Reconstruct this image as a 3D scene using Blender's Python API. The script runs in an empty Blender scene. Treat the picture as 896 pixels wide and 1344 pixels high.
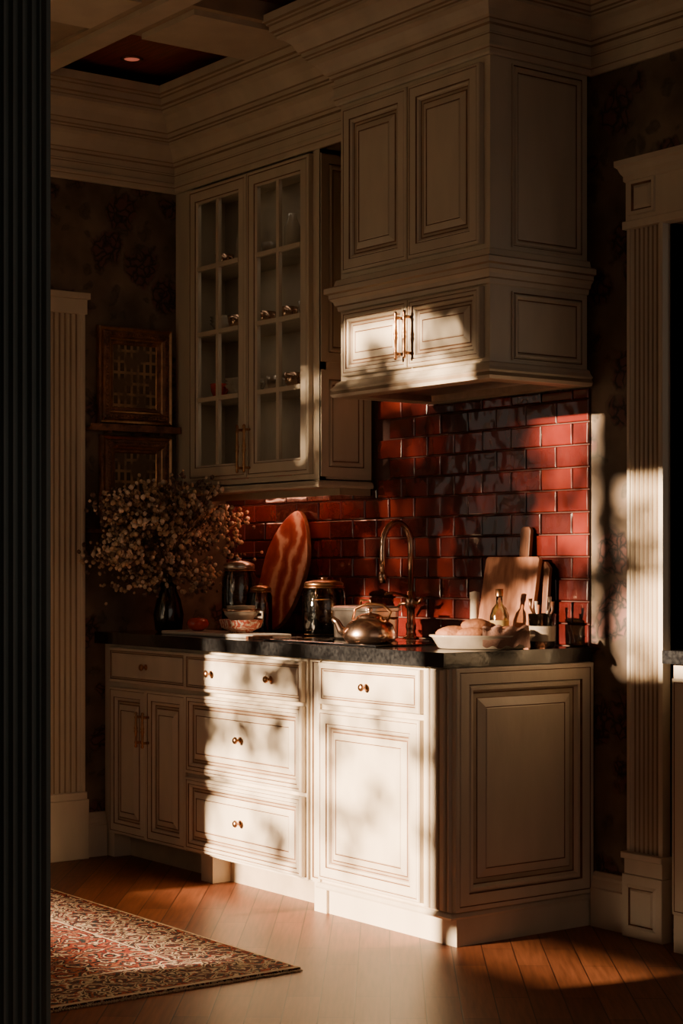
import bpy, math, random
from mathutils import Vector, Matrix
random.seed(7)
S = bpy.context.scene

# ---------------------------------------------------------------- materials
def _new(name):
    m = bpy.data.materials.new(name); m.use_nodes = True
    nt = m.node_tree
    return m, nt, nt.nodes['Principled BSDF']

def mat(name, col, rough=0.5, metal=0.0, var=0.12, scale=6.0, bump=0.0, bscale=60.0, stretch=(1,1,1),
        coat=0.0, col2=None, spec=0.5, detail=6, ramp=(0.35,0.65), bdetail=5):
    m, nt, b = _new(name)
    N, L = nt.nodes, nt.links
    tc = N.new('ShaderNodeTexCoord'); mp = N.new('ShaderNodeMapping')
    mp.inputs['Scale'].default_value = stretch
    L.new(tc.outputs['Object'], mp.inputs['Vector'])
    nz = N.new('ShaderNodeTexNoise'); nz.inputs['Scale'].default_value = scale; nz.inputs['Detail'].default_value = detail
    L.new(mp.outputs[0], nz.inputs['Vector'])
    cr = N.new('ShaderNodeValToRGB')
    c = list(col)
    d = list(col2) if col2 else [x*(1-var) for x in c]
    e = c if col2 else [min(1, x*(1+var)) for x in c]
    cr.color_ramp.elements[0].position = ramp[0]; cr.color_ramp.elements[1].position = ramp[1]
    cr.color_ramp.elements[0].color = (*d,1); cr.color_ramp.elements[1].color = (*e,1)
    L.new(nz.outputs['Fac'], cr.inputs[0]); L.new(cr.outputs[0], b.inputs['Base Color'])
    b.inputs['Roughness'].default_value = rough; b.inputs['Metallic'].default_value = metal
    b.inputs['Specular IOR Level'].default_value = spec
    b.inputs['Coat Weight'].default_value = coat; b.inputs['Coat Roughness'].default_value = 0.07
    if bump > 0:
        n2 = N.new('ShaderNodeTexNoise'); n2.inputs['Scale'].default_value = bscale; n2.inputs['Detail'].default_value = bdetail
        L.new(mp.outputs[0], n2.inputs['Vector'])
        bp = N.new('ShaderNodeBump'); bp.inputs['Strength'].default_value = bump; bp.inputs['Distance'].default_value = 0.01
        L.new(n2.outputs['Fac'], bp.inputs['Height']); L.new(bp.outputs[0], b.inputs['Normal'])
        if coat: L.new(bp.outputs[0], b.inputs['Coat Normal'])
    return m

cream = mat('cream_paint', (0.62,0.525,0.405), 0.40, var=0.07, scale=3, bump=0.10, bscale=14, stretch=(3,3,1))
glaze = mat('brown_glaze', (0.17,0.080,0.040), 0.5, var=0.3, scale=20)
creamd = mat('cream_paint_dark', (0.43,0.335,0.235), 0.45, var=0.12, scale=9)  # darker cream for panel recesses, undersides, toe kick and beams
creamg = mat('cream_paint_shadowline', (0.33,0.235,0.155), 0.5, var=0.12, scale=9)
bronze = mat('aged_brass', (0.40,0.20,0.095), 0.3, 1.0, var=0.2, scale=40)
stone = mat('black_granite', (0.018,0.018,0.019), 0.16, var=0.5, scale=90, coat=0.4, bump=0.05, bscale=40, col2=(0.006,0.006,0.007))
blackglass = mat('black_glass', (0.008,0.008,0.009), 0.06, coat=0.5)
grout = mat('grout', (0.070,0.028,0.022), 0.85)
darkpaint = mat('dark_green_paint', (0.085,0.11,0.105), 0.38, var=0.15, scale=4, bump=0.1, bscale=20)
redwood = mat('mahogany_ceiling', (0.34,0.060,0.032), 0.4, scale=6, stretch=(1,14,1), col2=(0.17,0.028,0.015), coat=0.2)
plaster = mat('plaster', (0.18,0.135,0.095), 0.8, var=0.08)
darkwood = mat('carved_walnut', (0.30,0.12,0.055), 0.35, scale=20, bump=0.8, bscale=70, col2=(0.11,0.040,0.02))
oakboard = mat('oak_board_wood', (0.46,0.19,0.10), 0.5, scale=10, stretch=(6,6,0.8), col2=(0.29,0.10,0.045))
walnutb = mat('walnut_board_wood', (0.24,0.085,0.035), 0.45, scale=12, stretch=(6,6,0.8), col2=(0.10,0.035,0.017))
china = mat('white_china', (0.52,0.44,0.35), 0.2, var=0.05, coat=0.5)
stoneware = mat('cream_stoneware', (0.36,0.29,0.22), 0.3, var=0.12, scale=20, coat=0.3)
steel = mat('brushed_steel', (0.60,0.51,0.44), 0.30, 1.0, var=0.1, scale=30)
copper = mat('brushed_copper', (0.66,0.42,0.30), 0.22, 1.0, var=0.1, scale=20)
marble = mat('white_marble', (0.66,0.59,0.51), 0.25, col2=(0.45,0.40,0.36), scale=7, ramp=(0.3,0.45))
tomato = mat('tomato_skin', (0.60,0.050,0.022), 0.2, var=0.3, scale=12, coat=0.5)
leafg = mat('leaf_green', (0.06,0.10,0.02), 0.6, var=0.4, scale=4)
bark = mat('tree_bark', (0.07,0.045,0.03), 0.9, bump=0.6, bscale=20)
bread = mat('bread_crust', (0.27,0.095,0.035), 0.7, col2=(0.13,0.042,0.018), scale=14, bump=0.5, bscale=50)
linen = mat('linen_cloth', (0.20,0.10,0.07), 0.9, bump=0.3, bscale=200)
stemm = mat('dried_stem', (0.16,0.105,0.045), 0.8)
bl1 = mat('dried_blossom_tan', (0.54,0.37,0.23), 0.9, var=0.3, scale=40)
bl2 = mat('dried_blossom_cream', (0.80,0.63,0.47), 0.9, var=0.2, scale=40)
bl3 = mat('dried_blossom_dark', (0.14,0.085,0.065), 0.9, var=0.3, scale=40)
label = mat('paper_label', (0.62,0.42,0.15), 0.7)
interior = mat('cabinet_interior', (0.50,0.43,0.34), 0.6)
grass = mat('lawn', (0.05,0.07,0.02), 0.9, var=0.3)
spice = mat('jar_contents', (0.20,0.08,0.04), 0.8, scale=70, col2=(0.48,0.30,0.17), ramp=(0.45,0.55))
carpetfr = mat('rug_fringe', (0.50,0.38,0.27), 0.9)

def emis(name, col, st):
    m, nt, b = _new(name)
    b.inputs['Base Color'].default_value = (*col,1)
    b.inputs['Emission Color'].default_value = (*col,1); b.inputs['Emission Strength'].default_value = st
    return m
lampface = emis('downlight_lens', (1.0,0.25,0.15), 0.35)

def glassmat(name, tint=(1,1,1), refl=0.5):
    m, nt, b = _new(name); N, L = nt.nodes, nt.links
    tr = N.new('ShaderNodeBsdfTransparent'); tr.inputs[0].default_value = (*tint,1)
    gl = N.new('ShaderNodeBsdfGlossy'); gl.inputs['Roughness'].default_value = 0.04
    nz = N.new('ShaderNodeTexNoise'); nz.inputs['Scale'].default_value = 9
    bp = N.new('ShaderNodeBump'); bp.inputs['Strength'].default_value = 0.08; bp.inputs['Distance'].default_value = 0.02
    L.new(nz.outputs['Fac'], bp.inputs['Height']); L.new(bp.outputs[0], gl.inputs['Normal'])
    lw = N.new('ShaderNodeLayerWeight'); lw.inputs[0].default_value = refl
    mx = N.new('ShaderNodeMixShader'); L.new(lw.outputs['Fresnel'], mx.inputs[0])
    L.new(tr.outputs[0], mx.inputs[1]); L.new(gl.outputs[0], mx.inputs[2])
    L.new(mx.outputs[0], nt.nodes['Material Output'].inputs['Surface'])
    return m
glass = glassmat('pane_glass', (0.92,0.92,0.9), 0.35)
jarglass = glassmat('jar_glass', (0.80,0.72,0.62), 0.5)
smokeglass = glassmat('smoked_glass', (0.45,0.38,0.32), 0.5)

def tilemat(name, c1, c2):
    return mat(name, c1, 0.25, col2=c2, scale=9, coat=1.0, bump=0.75, bscale=9, ramp=(0.3,0.7), detail=3, bdetail=1.5, spec=0.3)
tiles = [tilemat('red_glazed_tile_a', (0.125,0.0115,0.0075),(0.080,0.007,0.005)),
         tilemat('red_glazed_tile_b', (0.090,0.0085,0.0060),(0.052,0.005,0.004)),
         tilemat('red_glazed_tile_c', (0.170,0.0190,0.0110),(0.100,0.010,0.007)),
         tilemat('red_glazed_tile_d', (0.056,0.006,0.0045),(0.028,0.0035,0.003))]

def wallpaper():
    m, nt, b = _new('floral_wallpaper'); N, L = nt.nodes, nt.links
    tc = N.new('ShaderNodeTexCoord')
    nz = N.new('ShaderNodeTexNoise'); nz.inputs['Scale'].default_value = 9; nz.inputs['Detail'].default_value = 3
    L.new(tc.outputs['Object'], nz.inputs['Vector'])
    mul = N.new('ShaderNodeVectorMath'); mul.operation = 'MULTIPLY_ADD'
    mul.inputs[1].default_value = (0.15,0.15,0.15)
    L.new(nz.outputs['Color'], mul.inputs[0]); L.new(tc.outputs['Object'], mul.inputs[2])
    def voro(sc, feat):
        v = N.new('ShaderNodeTexVoronoi'); v.inputs['Scale'].default_value = sc; v.feature = feat
        L.new(mul.outputs[0], v.inputs['Vector']); return v
    vo = voro(4.8,'F1'); petals = voro(26,'DISTANCE_TO_EDGE'); small = voro(11,'F1')
    base = N.new('ShaderNodeTexNoise'); base.inputs['Scale'].default_value = 5; base.inputs['Detail'].default_value = 8
    L.new(tc.outputs['Object'], base.inputs['Vector'])
    def ramp(src, c0, p0, c1, p1):
        r = N.new('ShaderNodeValToRGB'); r.color_ramp.elements[0].color=(*c0,1); r.color_ramp.elements[0].position=p0
        r.color_ramp.elements[1].color=(*c1,1); r.color_ramp.elements[1].position=p1; L.new(src, r.inputs[0]); return r
    cb = ramp(base.outputs['Fac'], (0.085,0.056,0.037),0.35,(0.22,0.155,0.105),0.68)
    cf = ramp(petals.outputs['Distance'], (0.010,0.010,0.010),0.0,(0.14,0.060,0.050),0.22)
    cl = ramp(petals.outputs['Distance'], (0.020,0.022,0.018),0.0,(0.075,0.062,0.045),0.2)
    mask = ramp(vo.outputs['Distance'], (1,1,1),0.33,(0,0,0),0.43)
    mask2 = ramp(small.outputs['Distance'], (1,1,1),0.24,(0,0,0),0.34)
    def mixc(f,a,c):
        mx = N.new('ShaderNodeMix'); mx.data_type='RGBA'; L.new(f,mx.inputs[0]); L.new(a,mx.inputs[6]); L.new(c,mx.inputs[7]); return mx.outputs[2]
    half = N.new('ShaderNodeMath'); half.operation='MULTIPLY'; half.inputs[1].default_value=0.6; L.new(mask2.outputs[0], half.inputs[0])
    c1 = mixc(half.outputs[0], cb.outputs[0], cl.outputs[0])
    c2_ = mixc(mask.outputs[0], c1, cf.outputs[0])
    L.new(c2_, b.inputs['Base Color']); b.inputs['Roughness'].default_value = 0.55
    return m
paper = wallpaper()

def floormat():
    m, nt, b = _new('oak_floorboards'); N, L = nt.nodes, nt.links
    tc = N.new('ShaderNodeTexCoord'); mp = N.new('ShaderNodeMapping'); mp.inputs['Rotation'].default_value = (0,0,math.radians(38))
    L.new(tc.outputs['Object'], mp.inputs['Vector'])
    br = N.new('ShaderNodeTexBrick'); br.offset = 0.37
    br.inputs['Scale'].default_value = 1.0; br.inputs['Brick Width'].default_value = 0.62; br.inputs['Row Height'].default_value = 0.095
    br.inputs['Mortar Size'].default_value = 0.0018; br.inputs['Mortar'].default_value = (0.035,0.011,0.006,1)
    br.inputs['Color1'].default_value = (0.22,0.075,0.032,1); br.inputs['Color2'].default_value = (0.14,0.043,0.019,1)
    L.new(mp.outputs[0], br.inputs['Vector'])
    m2 = N.new('ShaderNodeMapping'); m2.inputs['Scale'].default_value = (2,26,1)
    L.new(mp.outputs[0], m2.inputs['Vector'])
    nz = N.new('ShaderNodeTexNoise'); nz.inputs['Scale'].default_value = 3; nz.inputs['Detail'].default_value = 8
    L.new(m2.outputs[0], nz.inputs['Vector'])
    mr = N.new('ShaderNodeMapRange'); mr.inputs[3].default_value = 0.3; mr.inputs[4].default_value = 1.7
    L.new(nz.outputs['Fac'], mr.inputs[0])
    mx = N.new('ShaderNodeVectorMath'); mx.operation = 'SCALE'
    L.new(br.outputs['Color'], mx.inputs[0]); L.new(mr.outputs[0], mx.inputs['Scale'])
    L.new(mx.outputs[0], b.inputs['Base Color'])
    b.inputs['Roughness'].default_value = 0.42; b.inputs['Specular IOR Level'].default_value = 0.22
    bp = N.new('ShaderNodeBump'); bp.inputs['Strength'].default_value = 0.25; bp.inputs['Distance'].default_value = 0.003
    L.new(br.outputs['Fac'], bp.inputs['Height']); bp.invert = True; L.new(bp.outputs[0], b.inputs['Normal'])
    return m
floorm = floormat()

def rugmat(name, cols, scale):
    m, nt, b = _new(name); N, L = nt.nodes, nt.links
    tc = N.new('ShaderNodeTexCoord')
    nz = N.new('ShaderNodeTexNoise'); nz.inputs['Scale'].default_value = 14; nz.inputs['Detail'].default_value = 4
    L.new(tc.outputs['Object'], nz.inputs['Vector'])
    ma = N.new('ShaderNodeVectorMath'); ma.operation = 'MULTIPLY_ADD'; ma.inputs[1].default_value = (0.06,0.06,0)
    L.new(nz.outputs['Color'], ma.inputs[0]); L.new(tc.outputs['Object'], ma.inputs[2])
    v = N.new('ShaderNodeTexVoronoi'); v.inputs['Scale'].default_value = scale; v.distance = 'MANHATTAN'; v.inputs['Randomness'].default_value = 0.6
    L.new(ma.outputs[0], v.inputs['Vector'])
    w = N.new('ShaderNodeTexNoise'); w.inputs['Scale'].default_value = scale*2.2; L.new(ma.outputs[0], w.inputs['Vector'])
    ad = N.new('ShaderNodeMath'); ad.operation = 'ADD'; L.new(v.outputs['Distance'], ad.inputs[0]); L.new(w.outputs['Fac'], ad.inputs[1])
    fr = N.new('ShaderNodeMath'); fr.operation = 'FRACT'
    mu = N.new('ShaderNodeMath'); mu.operation = 'MULTIPLY'; mu.inputs[1].default_value = 1.6
    L.new(ad.outputs[0], mu.inputs[0]); L.new(mu.outputs[0], fr.inputs[0])
    cr = N.new('ShaderNodeValToRGB'); cr.color_ramp.interpolation = 'CONSTANT'
    for i, c in enumerate(cols):
        if i < 2: e = cr.color_ramp.elements[i]; e.position = i/len(cols)
        else: e = cr.color_ramp.elements.new(i/len(cols))
        e.color = (*c,1)
    L.new(fr.outputs[0], cr.inputs[0]); L.new(cr.outputs[0], b.inputs['Base Color'])
    b.inputs['Roughness'].default_value = 0.95; b.inputs['Specular IOR Level'].default_value = 0.1
    n3 = N.new('ShaderNodeTexNoise'); n3.inputs['Scale'].default_value = 250; L.new(tc.outputs['Object'], n3.inputs['Vector'])
    bp = N.new('ShaderNodeBump'); bp.inputs['Strength'].default_value = 0.8; bp.inputs['Distance'].default_value = 0.006
    L.new(n3.outputs['Fac'], bp.inputs['Height']); L.new(bp.outputs[0], b.inputs['Normal'])
    return m
rugA = rugmat('persian_weave_field', [(0.24,0.036,0.024),(0.022,0.018,0.018),(0.55,0.42,0.30),(0.17,0.026,0.02),(0.03,0.035,0.04),(0.33,0.11,0.06)], 11)
rugB = rugmat('persian_weave_border', [(0.48,0.37,0.26),(0.09,0.025,0.02),(0.03,0.033,0.036),(0.24,0.05,0.032),(0.52,0.41,0.30),(0.05,0.022,0.018)], 13)

def wavemat(name, c1, c2, c3, scale=5):
    m, nt, b = _new(name); N, L = nt.nodes, nt.links
    tc = N.new('ShaderNodeTexCoord')
    w = N.new('ShaderNodeTexWave'); w.inputs['Scale'].default_value = scale; w.inputs['Distortion'].default_value = 14
    w.inputs['Detail'].default_value = 5; w.inputs['Detail Scale'].default_value = 1.4
    L.new(tc.outputs['Object'], w.inputs['Vector'])
    cr = N.new('ShaderNodeValToRGB'); cr.color_ramp.elements[0].color = (*c1,1); cr.color_ramp.elements[1].color = (*c3,1)
    e = cr.color_ramp.elements.new(0.6); e.color = (*c2,1)
    L.new(w.outputs['Fac'], cr.inputs[0]); L.new(cr.outputs[0], b.inputs['Base Color']); b.inputs['Roughness'].default_value = 0.3
    return m
redmarble = wavemat('red_veined_wood', (0.26,0.035,0.028),(0.44,0.11,0.07),(0.78,0.50,0.36), 2.4)
pattern = wavemat('painted_china', (0.40,0.05,0.03),(0.60,0.30,0.20),(0.72,0.60,0.48), 22)

def paintmat():
    m, nt, b = _new('sepia_oil_painting'); N, L = nt.nodes, nt.links
    tc = N.new('ShaderNodeTexCoord'); sp = N.new('ShaderNodeSeparateXYZ'); cb = N.new('ShaderNodeCombineXYZ')
    L.new(tc.outputs['Object'], sp.inputs[0]); L.new(sp.outputs[1], cb.inputs[0]); L.new(sp.outputs[2], cb.inputs[1])
    br = N.new('ShaderNodeTexBrick'); br.offset = 0.0; br.inputs['Scale'].default_value = 1
    br.inputs['Brick Width'].default_value = 0.03; br.inputs['Row Height'].default_value = 0.045
    br.inputs['Mortar Size'].default_value = 0.006
    br.inputs['Color1'].default_value = (0.05,0.03,0.016,1); br.inputs['Color2'].default_value = (0.10,0.06,0.03,1)
    br.inputs['Mortar'].default_value = (0.42,0.26,0.13,1)
    L.new(cb.outputs[0], br.inputs['Vector'])
    nz = N.new('ShaderNodeTexNoise'); nz.inputs['Scale'].default_value = 14; nz.inputs['Detail'].default_value = 6
    L.new(tc.outputs['Object'], nz.inputs['Vector'])
    cr = N.new('ShaderNodeValToRGB'); cr.color_ramp.elements[0].position = 0.42; cr.color_ramp.elements[1].position = 0.58
    cr.color_ramp.elements[0].color = (0,0,0,1)
    L.new(nz.outputs['Fac'], cr.inputs[0])
    mx = N.new('ShaderNodeMix'); mx.data_type = 'RGBA'; L.new(cr.outputs[0], mx.inputs[0])
    mx.inputs[6].default_value = (0.15,0.09,0.05,1); L.new(br.outputs['Color'], mx.inputs[7])
    L.new(mx.outputs[2], b.inputs['Base Color']); b.inputs['Roughness'].default_value = 0.35
    return m
painting = paintmat()

# ---------------------------------------------------------------- mesh builder
class MB:
    def __init__(s): s.v=[]; s.f=[]; s.m=[]; s.sm=[]; s.mats=[]
    def mi(s, m):
        if m not in s.mats: s.mats.append(m)
        return s.mats.index(m)
    def face(s, idx, m, smooth=False):
        s.f.append(tuple(idx)); s.m.append(s.mi(m)); s.sm.append(smooth)
    def box(s, x0,x1,y0,y1,z0,z1,m, M=None):
        b=len(s.v)
        P=[(x0,y0,z0),(x1,y0,z0),(x1,y1,z0),(x0,y1,z0),(x0,y0,z1),(x1,y0,z1),(x1,y1,z1),(x0,y1,z1)]
        if M: P=[tuple(M@Vector(p)) for p in P]
        s.v+=P
        for q in [(0,3,2,1),(4,5,6,7),(0,1,5,4),(1,2,6,5),(2,3,7,6),(3,0,4,7)]:
            s.face([b+i for i in q], m)
    def rings(s, O, U, V, w, h, prof, capmat, cap=True):
        O,U,V=Vector(O),Vector(U),Vector(V); Nn=U.cross(V)
        prev=None
        for (ins,ht,m) in prof:
            b=len(s.v)
            for (a,c) in [(ins,ins),(w-ins,ins),(w-ins,h-ins),(ins,h-ins)]:
                s.v.append(tuple(O+U*a+V*c+Nn*ht))
            if prev is not None:
                for k in range(4):
                    s.face([prev+k,prev+(k+1)%4,b+(k+1)%4,b+k], m)
            prev=b
        if cap: s.face([prev,prev+1,prev+2,prev+3], capmat)
    def lathe(s, prof, c, m, seg=32, smooth=True, M=None, sx=1, sy=1):
        b=len(s.v)
        for (r,z) in prof:
            for k in range(seg):
                a=2*math.pi*k/seg
                p=Vector((c[0]+r*math.cos(a)*sx, c[1]+r*math.sin(a)*sy, c[2]+z))
                if M: p=M@p
                s.v.append(tuple(p))
        for i in range(len(prof)-1):
            mm = m[i] if isinstance(m,list) else m
            for k in range(seg):
                k2=(k+1)%seg
                s.face([b+i*seg+k,b+i*seg+k2,b+(i+1)*seg+k2,b+(i+1)*seg+k], mm, smooth)
    def tube(s, pts, r, m, seg=10, caps=True):
        pts=[Vector(p) for p in pts]; n=len(pts)
        rs = r if isinstance(r,list) else [r]*n
        t0=(pts[1]-pts[0]).normalized()
        up=Vector((0,0,1)) if abs(t0.z)<0.9 else Vector((1,0,0))
        nrm=t0.cross(up).normalized(); b=len(s.v)
        for i,p in enumerate(pts):
            t=(pts[min(i+1,n-1)]-pts[max(i-1,0)]).normalized()
            nrm=(nrm-t*nrm.dot(t)).normalized(); bi=t.cross(nrm)
            for k in range(seg):
                a=2*math.pi*k/seg
                s.v.append(tuple(p+(nrm*math.cos(a)+bi*math.sin(a))*rs[i]))
        for i in range(n-1):
            for k in range(seg):
                k2=(k+1)%seg
                s.face([b+i*seg+k,b+i*seg+k2,b+(i+1)*seg+k2,b+(i+1)*seg+k], m, True)
        if caps:
            s.face([b+k for k in range(seg)][::-1], m); s.face([b+(n-1)*seg+k for k in range(seg)], m)
    def sweep(s, path, prof, mats):
        n=len(path); nr=[]
        for i in range(n-1):
            d=Vector((path[i+1][0]-path[i][0], path[i+1][1]-path[i][1])).normalized(); nr.append(Vector((d.y,-d.x)))
        offs=[]
        for i in range(n):
            if i==0: offs.append(nr[0])
            elif i==n-1: offs.append(nr[-1])
            else: offs.append((nr[i-1]+nr[i])/(1+nr[i-1].dot(nr[i])))
        b=len(s.v); k=len(prof)
        for i in range(n):
            for (o,z) in prof:
                s.v.append((path[i][0]+offs[i].x*o, path[i][1]+offs[i].y*o, z))
        for i in range(n-1):
            for j in range(k-1):
                mm = mats[j] if isinstance(mats,list) else mats
                s.face([b+i*k+j, b+(i+1)*k+j, b+(i+1)*k+j+1, b+i*k+j+1], mm)
        s.face([b+j for j in range(k)], mats[0] if isinstance(mats,list) else mats)
        s.face([b+(n-1)*k+j for j in range(k)][::-1], mats[0] if isinstance(mats,list) else mats)
    def blob(s, c, r, m, seg=10, rg=7, jit=0.0):
        b=len(s.v); R=(r,r,r) if not isinstance(r,(tuple,list)) else r
        for i in range(rg+1):
            th=math.pi*i/rg
            for k in range(seg):
                a=2*math.pi*k/seg; j=1+random.uniform(-jit,jit)
                s.v.append((c[0]+R[0]*math.sin(th)*math.cos(a)*j, c[1]+R[1]*math.sin(th)*math.sin(a)*j, c[2]+R[2]*math.cos(th)*j))
        for i in range(rg):
            for k in range(seg):
                k2=(k+1)%seg
                s.face([b+(i+1)*seg+k,b+(i+1)*seg+k2,b+i*seg+k2,b+i*seg+k], m, True)
    def done(s, name, bevel=0, M=None, parent=None):
        me=bpy.data.meshes.new(name)
        vs=[tuple(M@Vector(p)) for p in s.v] if M else s.v
        me.from_pydata(vs,[],s.f)
        for m in s.mats: me.materials.append(m)
        me.polygons.foreach_set('material_index', s.m); me.polygons.foreach_set('use_smooth', s.sm)
        me.update(); me.validate()
        o=bpy.data.objects.new(name, me); S.collection.objects.link(o)
        if parent: o.parent=parent
        if bevel:
            md=o.modifiers.new('bevel','BEVEL'); md.width=bevel; md.segments=2; md.limit_method='ANGLE'; md.angle_limit=math.radians(40)
        return o

FX=((1,0,0),(0,0,1))      # facing -y
RX=((0,1,0),(0,0,1))      # facing +x
def door_profile(st=0.055):
    c,g=cream,glaze
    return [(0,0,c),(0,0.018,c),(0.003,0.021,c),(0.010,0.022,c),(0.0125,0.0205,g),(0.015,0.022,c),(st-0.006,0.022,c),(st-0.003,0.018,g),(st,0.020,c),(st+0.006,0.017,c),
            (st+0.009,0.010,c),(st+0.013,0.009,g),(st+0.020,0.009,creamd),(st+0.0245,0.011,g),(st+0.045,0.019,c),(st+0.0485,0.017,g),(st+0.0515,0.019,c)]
def drawer_profile(st=0.012):
    c,g=cream,glaze
    return [(0,0,c),(0,0.018,c),(0.003,0.021,c),(st,0.022,c),(st+0.003,0.019,g),(st+0.008,0.017,creamd),(st+0.011,0.019,g),(st+0.02,0.021,c)]
def flat_profile(st=0.05):
    c,g=cream,glaze
    return [(0,0,c),(0,0.006,c),(st,0.006,c),(st+0.003,0.002,g),(st+0.008,0.010,c),(st+0.014,0.010,c),(st+0.020,0.002,c),(st+0.024,0.001,g),(st+0.03,0.003,c)]

def knob(mb, x,y,z):
    R=Matrix.Translation((x,y,z))@Matrix.Rotation(math.radians(90),4,'X')
    mb.lathe([(0.0,0),(0.012,0),(0.012,0.003),(0.005,0.006),(0.005,0.014),(0.012,0.019),(0.0135,0.024),(0.010,0.029),(0,0.030)],(0,0,0),bronze,16,M=R)
def pull(mb, x,y,z0,z1):
    mb.tube([(x,y,z0+0.02),(x,y-0.03,z0+0.02)],0.0055,bronze,8); mb.tube([(x,y,z1-0.02),(x,y-0.03,z1-0.02)],0.0055,bronze,8)
    h=z1-z0; prof=[]
    for t,r in [(0,0.004),(0.04,0.007),(0.1,0.004),(0.14,0.0075),(0.2,0.005),(0.4,0.006),(0.46,0.0085),(0.5,0.006),(0.54,0.0085),(0.6,0.006),(0.8,0.005),(0.86,0.0075),(0.9,0.004),(0.96,0.007),(1,0.004)]:
        prof.append((r,t*h))
    mb.lathe([(0,0)]+prof+[(0,h)],(x,y-0.03,z0),bronze,10)

XL=-2.20; CZ=0.916; CEIL=3.12
# ---------------------------------------------------------------- room shell
mb=MB(); mb.box(-3.2,6.5,-5.4,1.0,-0.1,0,floorm); mb.done('floor')
mb=MB(); mb.box(-2.35,6.5,-5.4,1.0,CEIL+0.06,CEIL+0.2,redwood); mb.done('ceiling')
def beam(mb,x0,x1,y0,y1):
    mb.box(x0,x1,y0,y1,CEIL-0.01,CEIL+0.059,creamd)
    mb.box(x0+0.03,x1-0.03,y0+0.03,y1-0.03,CEIL-0.03,CEIL-0.01,cream)
mb=MB()
beam(mb,-1.40,-0.98,-0.94,-0.18); beam(mb,-1.40,-0.98,-2.6,-1.09); beam(mb,0.3,0.7,-0.94,-0.18); beam(mb,0.3,0.7,-2.6,-1.09)
mb.box(XL,1.7,-1.09,-0.94,CEIL-0.01,CEIL+0.059,creamd); mb.box(XL,1.7,-1.06,-0.97,CEIL-0.03,CEIL-0.01,cream)
mb.box(XL,1.7,-2.75,-2.6,CEIL-0.01,CEIL+0.059,creamd)
mb.box(XL,-1.40,-2.6,-1.09,CEIL,CEIL+0.059,creamd)
mb.done('trim_ceiling_beams')
mb=MB(); mb.box(-2.35,0.37,0,0.15,0,CEIL+0.06,paper); mb.box(0.37,1.25,0,0.15,2.26,CEIL+0.06,paper); mb.box(1.25,6.5,0,0.15,0,CEIL+0.06,paper)
mb.box(0.2,1.4,0.9,1.0,0,CEIL+0.06,paper); mb.done('wall_back')
ly0,ly1,lz0,lz1=-2.25,-1.40,0.95,2.3
mb=MB(); mb.box(-2.35,XL,-4.05,ly0,0,CEIL+0.06,paper); mb.box(-2.35,XL,ly1,0.0,0,CEIL+0.06,paper)
mb.box(-2.35,XL,ly0,ly1,0,lz0,paper); mb.box(-2.35,XL,ly0,ly1,lz1,CEIL+0.06,paper); mb.done('wall_left')
mb=MB()
for (a,b_) in ((ly0,ly0+0.05),(ly1-0.05,ly1),((ly0+ly1)/2-0.015,(ly0+ly1)/2+0.015)): mb.box(-2.32,-2.25,a,b_,lz0,lz1,cream)
for z in (lz0,(lz0+lz1)/2-0.025,lz1-0.05): mb.box(-2.315,-2.255,ly0,ly1,z,z+0.05,cream)
mb.done('added_window_3')  # unseen window, added for glints in the tiles and light from the left
wy0,wy1=-4.05,-3.9
wx0,wx1,wz0,wz1=-2.08,-0.72,0.60,2.78
vx0,vx1=-0.70,-0.05
mb=MB(); mb.box(-2.35,wx0,wy0,wy1,0,CEIL+0.06,plaster); mb.box(vx1,1.85,wy0,wy1,0,CEIL+0.06,plaster)
mb.box(wx1,vx0,wy0,wy1,0,CEIL+0.06,plaster)
ty0,ty1=-3.98,-3.955
mb.box(wx0,wx1,wy0,wy1,0,0.30,plaster); mb.box(wx0,wx1,ty0,ty1,0.30,0.38,plaster); mb.box(wx0,wx1,ty0,ty1,0.425,0.485,plaster); mb.box(wx0,wx1,ty0,ty1,0.545,0.60,plaster)  # slots added under the window to throw light stripes on the rug
mb.box(wx0,wx1,wy0,wy1,wz1,CEIL+0.06,plaster)
mb.box(vx0,vx1,wy0,wy1,0,0.655,plaster); mb.box(vx0,vx1,wy0,wy1,0.725,1.62,plaster); mb.box(vx0,vx1,wy0,wy1,2.26,CEIL+0.06,plaster)  # panel and slot shaped to limit the wall patch and leave a floor strip
mb.done('wall_front')
mb=MB()
mb.box(wx0,wx0+0.05,wy0,wy1,wz0,wz1,cream); mb.box(wx1-0.03,wx1,wy0,wy1,wz0,wz1,cream)
mb.box(wx0,wx1,ty0,ty1,wz0,wz0+0.02,cream); mb.box(wx0,wx1,wy0,wy1,wz1-0.05,wz1,cream)
x=-1.45; mb.box(x-0.014,x+0.014,-4.0,-3.96,wz0,wz1,cream)
mb.box(wx0,wx1,-3.99,-3.965,1.905,1.935,cream)
mb.done('window_1')
mb=MB(); mb.box(vx0,vx0+0.02,-4.0,-3.95,1.62,2.26,cream); mb.box(vx1-0.03,vx1,-4.0,-3.95,1.62,2.26,cream); mb.box(vx0,vx1,-3.99,-3.965,1.94,1.97,cream); mb.done('added_window_2')  # unseen window, added to throw the sun patch on wall and casing
dy=-2.945
mb=MB(); mb.box(1.72,1.85,-3.9,dy-0.10,0,CEIL+0.06,darkpaint); mb.box(1.72,1.85,-0.45,0,0,CEIL+0.06,darkpaint); mb.box(1.72,1.85,dy-0.10,-0.45,2.75,CEIL+0.06,darkpaint); mb.done('wall_doorway')
mb=MB(); y=dy
sec=[(1.70,y),(1.865,y),(1.872,y-0.003),(1.872,y-0.010),(1.862,y-0.013),(1.862,y-0.016)]
yy=y-0.016
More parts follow.
